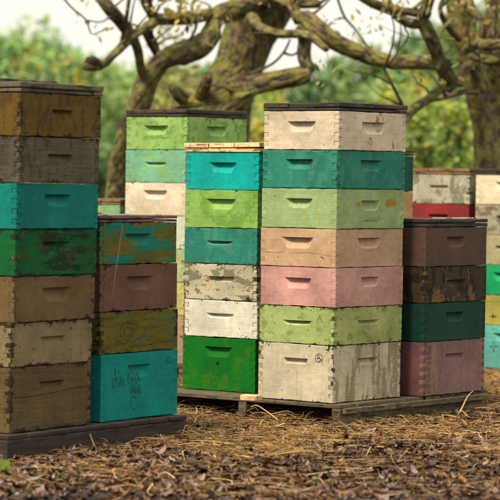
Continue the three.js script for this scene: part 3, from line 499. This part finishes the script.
{
  const d = 19, base = g0(214, d);
  const loc = (px, py, dd) => { const p = at(px, py, dd).sub(base); return [p.x, p.y, p.z]; };
  oak('gnarled pale barked oak with a thick leaning trunk and low mossy limbs', base, [
    ['trunk', bark, [[208, 345, 52, d], [212, 300, 40, d], [213, 200, 36, d], [217, 130, 32, d], [224, 105, 28, d], [239, 65, 22, d], [249, 36, 24, d], [262, 4, 30, d], [272, -40, 30, d], [276, -110, 22, d]], 16],
    ['limb', bark, [[262, 2, 15, d - 0.2], [238, 8, 11, d - 0.7], [216, 18, 10, d - 0.9], [211, 34, 11, d - 1.0], [200, 46, 12, d - 1.1], [182, 53, 12, d - 1.2], [160, 63, 11, d - 1.3], [147, 80, 11, d - 1.3], [139, 104, 11, d - 1.3], [128, 134, 10, d - 1.2], [120, 165, 10, d - 1.1], [114, 210, 10, d - 1.0], [108, 300, 12, d - 0.9], [106, 348, 15, d - 0.9]], 12],
    ['limb', bark, [[240, 6, 8, d - 0.6], [212, 14, 6.5, d - 0.9], [190, 18, 6, d - 1.2], [170, 19, 5.5, d - 1.4], [154, 17, 6, d - 1.5], [147, 4, 6, d - 1.5], [140, -14, 5, d - 1.6]]],
    ['limb', bark, [[310, 62, 7, d - 1.5], [305, 74, 9, d - 1.5], [284, 79, 9.5, d - 1.5], [258, 84, 9.5, d - 1.6], [232, 91, 10, d - 1.7], [206, 98, 10.5, d - 1.7], [188, 103, 10, d - 1.6], [176, 112, 9, d - 1.4], [170, 140, 9, d - 1.0], [176, 220, 11, d - 0.6], [180, 348, 16, d - 0.5]], 12],
    ['branch_stub', bark, [[201, 96, 6, d - 1.7], [206, 84, 5.5, d - 1.8], [208, 75, 4.5, d - 1.85]]],
    ['branch_stub', bark, [[188, 102, 7, d - 1.6], [177, 93, 6, d - 1.7], [172, 86, 4, d - 1.75]]],
    ['limb', bark, [[310, 70, 7, d - 1.5], [304, 58, 6.5, d - 1.5], [305, 40, 6.5, d - 1.5], [303, 28, 7, d - 1.4]]],
    ['limb', bark, [[252, 18, 6, d - 0.8], [262, 29, 5, d - 1.1], [280, 34, 4.6, d - 1.3], [297, 34, 4.6, d - 1.5], [313, 38, 4.5, d - 1.7], [327, 50, 3, d - 1.8]]],
    ['limb', bark, [[296, 17, 5, d - 1.2], [306, 19, 8.5, d - 1.4], [320, 32, 9, d - 1.5], [333, 41, 8, d - 1.5], [353, 50, 7.5, d - 1.5], [371, 57, 7.2, d - 1.5], [391, 61, 7, d - 1.6], [412, 62, 7, d - 1.7], [432, 62, 7, d - 1.8], [446, 66, 7, d - 1.9]], 12],
    ['limb', bark, [[299, 20, 6, d - 1.3], [292, 6, 5, d - 1.1], [272, -4, 8, d - 0.8]]],
    ['limb', bark, [[318, 4, 4, d - 1.2], [296, 1, 7, d - 0.9], [268, -4, 13, d - 0.4]]],
    ['limb', bark, [[99, -6, 6, d - 1.9], [110, 9, 6, d - 1.9], [121, 22, 6, d - 1.8], [131, 36, 5.5, d - 1.7], [138, 50, 5, d - 1.5], [141, 68, 4.5, d - 1.4], [146, 82, 4, d - 1.3]]],
    ['broken_limb', bark, [[86, 66, 5, d - 2.2], [96, 66, 5.2, d - 2.1], [104, 64, 4, d - 2.0], [114, 54, 4, d - 1.9], [124, 44, 4.5, d - 1.8], [140, 31, 4.5, d - 1.7], [154, 22, 5, d - 1.5]]],
    ['branch_stub', bark, [[100, 66, 4.2, d - 2.05], [94, 60, 4, d - 2.2], [88, 60, 3.4, d - 2.3]]],
    ['branch', bark, [[130, -8, 2, d - 1.9], [127, 14, 2, d - 1.9], [124, 32, 2.2, d - 1.8], [120, 48, 1.5, d - 1.8]]],
    ['branch', bark, [[160, 19, 3, d - 1.4], [150, 32, 3, d - 1.2], [156, 46, 3, d - 1.1], [160, 62, 3, d - 1.2]]],
    ['branch', bark, [[142, 28, 3, d - 1.5], [150, 44, 3, d - 1.3], [158, 58, 3, d - 1.2]]],
    ['twig', bark, [[250, 74, 1.6, d - 1], [272, 64, 1.4, d - 1.1], [284, 52, 1.2, d - 1.2], [290, 40, 1, d - 1.3]]],
    ['twig', bark, [[284, 53, 1.2, d - 1.2], [292, 55, 1, d - 1.2], [300, 50, 1, d - 1.3]]],
    ['twig', bark, [[336, -6, 1.3, d - 1], [344, 16, 1.3, d - 1], [356, 30, 1.3, d - 1.1], [369, 49, 1.4, d - 1.3]]],
    ['twig', bark, [[350, 22, 0.8, d - 1], [342, 18, 0.7, d - 0.9], [334, 20, 0.6, d - 0.8]]],
    ['twig', bark, [[200, -5, 1.5, d - 1], [192, 6, 1.5, d - 1.1], [196, 26, 1.5, d - 1.2], [190, 40, 1.2, d - 1.2]]],
    ['twig', bark, [[176, -5, 1.2, d - 1], [181, 8, 1.2, d - 1.2], [172, 18, 1.2, d - 1.4]]],
    ['twig', bark, [[214, 20, 1.2, d - 1], [228, 12, 1.2, d - 1], [232, 34, 1, d - 1.1]]],
    ['twig', bark, [[60, -6, 1, d - 2], [72, 8, 0.9, d - 2], [86, 20, 0.9, d - 2], [92, 34, 0.7, d - 2], [104, 30, 0.6, d - 2]]],
    ['twig', bark, [[86, 20, 0.7, d - 2], [100, 22, 0.7, d - 2], [112, 16, 0.8, d - 1.9]]],
  ], [[[...loc(240, -240, d), 2.2, 0.9, 1.8, 1500], [...loc(330, -260, d), 1.6, 0.8, 1.4, 900], [...loc(120, -230, d), 1.6, 0.8, 1.4, 900]], [[0.30, 0.26, 0.04], [0.44, 0.32, 0.04], [0.16, 0.2, 0.05]], 0.055, 5]);
}
{
  const d = 18, base = g0(486, d);
  const loc = (px, py, dd) => { const p = at(px, py, dd).sub(base); return [p.x, p.y, p.z]; };
  oak('dark mossy oak with a twisting trunk and a drooping side limb', base, [
    ['trunk', bark, [[486, 350, 34, d], [487, 260, 19, d], [487, 190, 17, d], [487, 165, 13.5, d], [484, 135, 11, d], [479, 108, 10.5, d], [475, 78, 12, d], [470, 54, 14, d], [464, 32, 13, d], [459, 4, 13, d], [455, -40, 12, d], [450, -120, 9, d]], 14],
    ['limb', bark, [[512, 350, 36, d + 0.6], [508, 240, 26, d + 0.6], [506, 150, 22, d + 0.6], [505, 90, 21, d + 0.6], [506, 40, 22, d + 0.5], [514, -40, 20, d + 0.4], [520, -120, 16, d + 0.4]], 12],
    ['limb', bark, [[460, 84, 4, d - 0.2], [450, 77, 5.5, d - 0.6], [443, 68, 7.5, d - 0.8], [436, 50, 6.5, d - 0.9], [429, 34, 6.5, d - 1.0], [423, 22, 6.5, d - 1.0], [427, 6, 6, d - 1.1], [434, -14, 5, d - 1.2]]],
    ['limb', bark, [[425, 24, 5, d - 1.0], [410, 23, 5, d - 1.0], [398, 18, 4, d - 1.0], [392, 14, 2.5, d - 1.0]]],
    ['limb', bark, [[428, 14, 5, d - 1.0], [410, 12, 4.2, d - 1.1], [391, 9, 4.4, d - 1.2], [374, 3, 4.4, d - 1.3], [356, -8, 4, d - 1.4]]],
    ['limb', bark, [[474, 62, 5, d - 0.1], [458, 74, 4.5, d - 0.3], [445, 84, 4.6, d - 0.5], [430, 97, 4.8, d - 0.7], [410, 112, 5, d - 1.0], [396, 130, 5, d - 1.2], [380, 160, 5, d - 1.4]]],
    ['branch', bark, [[478, 92, 2.5, d - 0.1], [462, 92, 2.5, d - 0.2], [446, 97, 2.4, d - 0.3], [428, 101, 2.2, d - 0.5]]],
    ['branch', bark, [[448, 76, 2.4, d - 0.6], [452, 86, 2.2, d - 0.6], [450, 92, 1.8, d - 0.6]]],
    ['branch', bark, [[384, 68, 1.4, d - 1.2], [392, 84, 1.5, d - 1.2], [403, 106, 1.6, d - 1.1]]],
    ['limb', bark, [[468, 50, 6, d - 0.3], [478, 44, 5, d - 0.6], [488, 46, 5, d - 0.8], [504, 44, 5, d - 0.9], [520, 46, 5, d - 0.9]]],
    ['limb', bark, [[472, 56, 5, d - 0.4], [482, 58, 5, d - 0.7], [494, 60, 6, d - 0.8], [512, 56, 6, d - 0.8]]],
    ['limb', bark, [[480, 42, 4, d - 0.3], [482, 24, 4, d - 0.3], [472, 8, 4, d - 0.2], [466, -10, 4, d]]],
    ['branch', bark, [[488, 40, 3, d - 0.3], [494, 22, 3, d - 0.3], [488, 4, 3, d - 0.2], [492, -12, 3, d]]],
    ['branch', bark, [[460, 40, 3, d - 0.4], [446, 24, 3, d - 0.5], [440, 8, 2.5, d - 0.6], [448, -10, 2.5, d - 0.6]]],
    ['branch', bark, [[436, 46, 2, d - 0.9], [442, 30, 2, d - 0.8], [452, 20, 2, d - 0.6]]],
    ['twig', bark, [[400, 50, 0.8, d - 1], [408, 36, 0.9, d - 1], [404, 26, 1, d - 1]]],
  ], [[[...loc(470, -250, d), 1.9, 0.8, 1.6, 1200], [...loc(560, -230, d), 1.6, 0.8, 1.6, 900]], [[0.30, 0.26, 0.04], [0.44, 0.32, 0.04], [0.16, 0.22, 0.05]], 0.055, 6]);
}
// leafy trees and bushes further back: [px, depth, top py, half width px, palette, leaf size, leaf count, label]
const PAL = {
  leafy: [[0.29, 0.46, 0.15], [0.22, 0.40, 0.13], [0.37, 0.50, 0.15]],  // greens made paler to stand in for haze over the far trees
  green: [[0.21, 0.36, 0.10], [0.14, 0.28, 0.09], [0.31, 0.44, 0.11]],
  lime: [[0.38, 0.46, 0.05], [0.28, 0.40, 0.06], [0.50, 0.50, 0.05], [0.20, 0.32, 0.05]],
  gold: [[0.62, 0.48, 0.02], [0.48, 0.42, 0.02], [0.30, 0.42, 0.03]],
  olive: [[0.38, 0.33, 0.07], [0.44, 0.35, 0.08], [0.28, 0.32, 0.07]],
};
function bush(px, depth, topPy, halfPx, pal, size, count, label, cat = 'tree', fill = 0.75) {
  const r = rng(Math.floor(px * 13 + depth * 101 + 7)), c = g0(px, depth), hgt = at(px, topPy, depth).y, half = halfPx * depth / CAM.f, o = new THREE.Group(); top(cat === 'bush' ? 'leafy_bush' : 'leafy_tree', o); o.position.copy(c);
  mesh('trunk', tube([[new THREE.Vector3(0, -0.1, 0), 0.05 * hgt / 2], [new THREE.Vector3(0.05, hgt * 0.35, 0), 0.035 * hgt / 2], [new THREE.Vector3(-0.04, hgt * 0.8, 0.05), 0.012 * hgt / 2]], px, 7, 4), bark, o);
  for (let i = 0; i < 4; i++) { const a = r() * 6.28, y = hgt * (0.2 + 0.15 * i); mesh('limb', tube([[new THREE.Vector3(0, y, 0), 0.018 * hgt / 2], [new THREE.Vector3(Math.cos(a) * half * 0.4, y + hgt * 0.12, Math.sin(a) * half * 0.4), 0.012 * hgt / 2], [new THREE.Vector3(Math.cos(a) * half * 0.8, y + hgt * 0.2, Math.sin(a) * half * 0.7), 0.005 * hgt / 2]], px + i, 6, 3), bark, o); }
  const spots = [], n = 22; for (let i = 0; i < n; i++) { const a = r() * 6.28, q = Math.sqrt(r()), y = hgt * (0.08 + 0.84 * (i + 0.5) / n), w = half * (1 - 0.45 * Math.pow(y / hgt, 3)), s = 0.3 + 0.35 * r(); spots.push([Math.cos(a) * q * w, Math.min(y, hgt - hgt * 0.1), Math.sin(a) * q * w, half * s, hgt * 0.16 * (0.6 + 0.7 * r()), half * s, Math.floor(count / n)]); }
  crown(o, spots, PAL[pal], size, Math.floor(px * 3 + depth * 17), 'crown'); tag(o, label, cat, 'trees and bushes beyond the oaks'); return o;
}
const far = 'green tree in the far treeline with haze painted into its pale leaves', grn = 'green leafy tree beyond the oaks', lim = 'yellow green leafy bush behind the dark mossy oak', gol = 'bush with golden autumn leaves beyond the oaks', oli = 'olive brown scrubby bush behind the pale barked oak';
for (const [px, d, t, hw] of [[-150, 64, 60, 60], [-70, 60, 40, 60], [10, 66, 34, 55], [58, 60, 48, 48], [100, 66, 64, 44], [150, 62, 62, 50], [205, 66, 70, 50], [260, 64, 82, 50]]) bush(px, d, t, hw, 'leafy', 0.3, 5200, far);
for (const [px, d, t, hw] of [[320, 48, 62, 40], [365, 50, 50, 42], [408, 46, 34, 38], [445, 50, 10, 44], [505, 48, 0, 46], [560, 50, 20, 46], [640, 52, 10, 50]]) bush(px, d, t, hw, 'green', 0.2, 6000, grn);
for (const [px, d, t, hw] of [[395, 30, 92, 26], [424, 28, 98, 24], [456, 27, 104, 26], [486, 30, 92, 26], [530, 28, 98, 30], [590, 29, 90, 34]]) bush(px, d, t, hw, 'lime', 0.1, 3600, lim, 'bush');
for (const [px, d, t, hw] of [[414, 33, 70, 16], [438, 35, 70, 18], [272, 34, 86, 20], [38, 42, 22, 34], [70, 40, 48, 22]]) bush(px, d, t, hw, 'gold', 0.11, px < 100 ? 220 : 800, gol, 'bush');
for (const [px, d, t, hw] of [[150, 27, 88, 22], [188, 26, 70, 24], [225, 27, 98, 24], [168, 30, 26, 22]]) bush(px, d, t, hw, 'olive', 0.085, 1500, oli, 'bush');

// ---------------------------------------------------------------- straw and leaf litter
function litter(name, geos, mat, n, fn, label, cat) {
  geos.forEach((g, gi) => {
    const o = new THREE.InstancedMesh(g, mat, n), r = rng(name.length * 91 + gi * 7 + 1);
    for (let i = 0; i < n; i++) { const c = fn(r, dummy); dummy.updateMatrix(); o.setMatrixAt(i, dummy.matrix); o.setColorAt(i, col.setRGB(...c)); }
    o.castShadow = o.receiveShadow = true; top(name, o); tag(o, label, cat, null, 'stuff');
  });
}
function litterLeaf(curl, fold, seed, wide, lobe) {   // a dry leaf, lobed, curled along and across and crumpled
  const r = rng(seed), P = [], I = [], nu = 4, nv = 10, tw = (r() - 0.5) * 1.6;
  for (let j = 0; j <= nv; j++) for (let i = 0; i <= nu; i++) {
    const t = j / nv, u = i / nu * 2 - 1, w = wide * Math.pow(Math.sin(Math.PI * clamp(t * 0.95 + 0.03)), 0.9) * (1 + lobe * Math.sin(t * 24 + seed + (u > 0 ? 1.3 : 0)));
    const a = (t - 0.5) * curl, q = tw * (t - 0.5), x = u * w, y = fold * Math.abs(u) * w + (r() - 0.5) * 0.05;
    P.push(x * Math.cos(q) - y * Math.sin(q), Math.sin(a) * (t - 0.5) * 0.8 + x * Math.sin(q) + y * Math.cos(q), Math.cos(a) * (t - 0.5));
  }
  for (let j = 0; j < nv; j++) for (let i = 0; i < nu; i++) { const a = j * (nu + 1) + i; I.push(a, a + nu + 1, a + 1, a + 1, a + nu + 1, a + nu + 2); }
  const g = new THREE.BufferGeometry(); g.setAttribute('position', new THREE.Float32BufferAttribute(P, 3)); g.setIndex(I); g.computeVertexNormals(); return g;
}
function stalk(bend, seed) { return tube([[new THREE.Vector3(0, 0, -0.5), 0.010], [new THREE.Vector3(bend * 0.6, bend * 0.3, -0.15), 0.011], [new THREE.Vector3(bend, bend * 0.4, 0.2), 0.010], [new THREE.Vector3(bend * 0.2, 0.02, 0.5), 0.006]], seed, 4, 2); }
const dryLeaf = new THREE.MeshPhysicalMaterial({ color: 0xffffff, roughness: 0.6, specularIntensity: 0.55, side: THREE.DoubleSide, transmission: 0.12, thickness: 0 });
const strawMat = new THREE.MeshStandardMaterial({ color: 0xffffff, roughness: 0.8 });
const LEAFC = [[0.08, 0.04, 0.027], [0.125, 0.066, 0.04], [0.036, 0.019, 0.014], [0.16, 0.108, 0.092], [0.014, 0.008, 0.006], [0.13, 0.056, 0.018], [0.18, 0.10, 0.04], [0.25, 0.185, 0.165], [0.055, 0.028, 0.018], [0.022, 0.013, 0.01], [0.03, 0.018, 0.014], [0.07, 0.042, 0.036]];
const STRAWC = [[0.31, 0.17, 0.045], [0.22, 0.11, 0.028], [0.40, 0.25, 0.08], [0.10, 0.05, 0.016], [0.44, 0.31, 0.13], [0.17, 0.085, 0.026], [0.13, 0.065, 0.022]];
const vary = (c, r) => { const v = 0.7 + 0.6 * r(); return [c[0] * v, c[1] * v, c[2] * v]; };
const strawness = (x, z) => ss(0.42, 0.62, ss(-8.8, -11.3, z) * 0.8 + (fbm(x * 1.7 + 4, z * 1.7, 3) - 0.5) * 1.5 + 0.08);
litter('fallen_leaves', [litterLeaf(0.9, 0.3, 1, 0.17, 0.3), litterLeaf(1.8, 0.7, 2, 0.13, 0.12), litterLeaf(-1.2, 0.35, 3, 0.2, 0.34), litterLeaf(0.6, -0.5, 4, 0.15, 0.2), litterLeaf(1.3, 1.2, 5, 0.12, 0.05)], dryLeaf, 6200, (r, o) => {
  let x, z; do { x = (r() - 0.5) * 5.6; z = -8.4 - Math.pow(r(), 1.2) * 5.4; } while (r() < strawness(x, z) * 0.78);
  const s = (0.036 + 0.085 * Math.pow(r(), 1.6)) * 0.9, k = 0.2 + 1.1 * r() * r(); o.position.set(x, groundH(x, z) + 0.004 + r() * 0.03, z); o.rotation.set((r() - 0.5) * k, r() * 6.28, (r() - 0.5) * k); o.scale.set(s, s, s);
  return vary(LEAFC[Math.floor(r() * LEAFC.length)], r);
}, 'curled purple brown dead leaves covering the ground', 'leaf litter');
litter('straw', [stalk(0.06, 1), stalk(0.16, 2), stalk(-0.1, 3)], strawMat, 17000, (r, o) => {
  let x, z; do { x = (r() - 0.5) * 6.2; z = -8.6 - r() * 6.4; } while (r() > 0.4 + 0.6 * strawness(x, z));
  const s = 0.04 + 0.22 * r() * r(); o.position.set(x, groundH(x, z) + 0.01 + r() * 0.045, z); o.rotation.set((r() - 0.5) * 0.5, r() * 6.28, (r() - 0.5) * 1.2); o.scale.set(0.08 + 0.2 * r() * r(), 0.05 + 0.06 * r(), s);
  return vary(STRAWC[Math.floor(r() * STRAWC.length)], r);
}, 'golden dry straw scattered in front of the hive pallets', 'straw');

// single stems that stand out
function stem(label, pts, cat = 'stem', c = [0.34, 0.23, 0.08]) {
  const m = new THREE.MeshStandardMaterial({ roughness: 0.7, color: new THREE.Color().setRGB(...c) }), o = mesh('x', tube(pts.map(([px, py, d, r]) => [at(px, py, d), r]), pts[0][0], 6, 6), m); top('dry_stem', o); tag(o, label, cat);
}
stem('bent dry grass stem leaning on the streaked teal hive box', [[112, 300, 10.12, 0.0022], [115, 278, 10.1, 0.0022], [119, 250, 10.1, 0.002], [123, 224, 10.1, 0.0015]], 'stem', [0.12, 0.08, 0.025]);
stem('broken straw stem sticking up before the off white box', [[251, 407, 11.2, 0.003], [256, 405.5, 11.18, 0.003], [266, 411, 11.1, 0.003], [278, 420, 11.0, 0.003]]);
stem('straw stem leaning against the mossy pallet side', [[452, 424, 11.7, 0.004], [461, 410, 11.85, 0.004], [468, 396, 11.92, 0.003], [473, 391, 11.95, 0.002]]);
stem('thin pale stem leaning on the dark timber pallet', [[98, 456, 9.95, 0.003], [94, 445, 10.0, 0.003], [90, 434, 10.02, 0.0025]], 'stem', [0.14, 0.09, 0.035]);
// small green weeds
function weed(px, py, depth, n, h, label, seed) {
  const r = rng(seed), o = new THREE.Group(); top('weed', o); const p = at(px, py, depth); o.position.set(p.x, groundH(p.x, p.z) + 0.005, p.z);
  const m = new THREE.MeshPhysicalMaterial({ roughness: 0.6, side: THREE.DoubleSide, transmission: 0.3, thickness: 0, color: new THREE.Color().setRGB(0.2, 0.34, 0.04) });
  for (let i = 0; i < n; i++) { const b = mesh('leaf', leafGeo, m, o); b.rotation.set((r() - 0.5) * 1.2, r() * 6.28, (r() - 0.5) * 1.2); b.scale.setScalar(h * (0.6 + 0.6 * r())); }
  tag(o, label, 'weed', 'small green weeds in the leaf litter');
}
const wl = 'small bright green weed growing up through the dead leaves';
weed(2, 497, 9.2, 12, 0.07, wl, 1); weed(176, 494, 9.3, 6, 0.045, wl, 2); weed(394, 497, 9.25, 6, 0.045, wl, 3);

renderer.render(scene, camera);
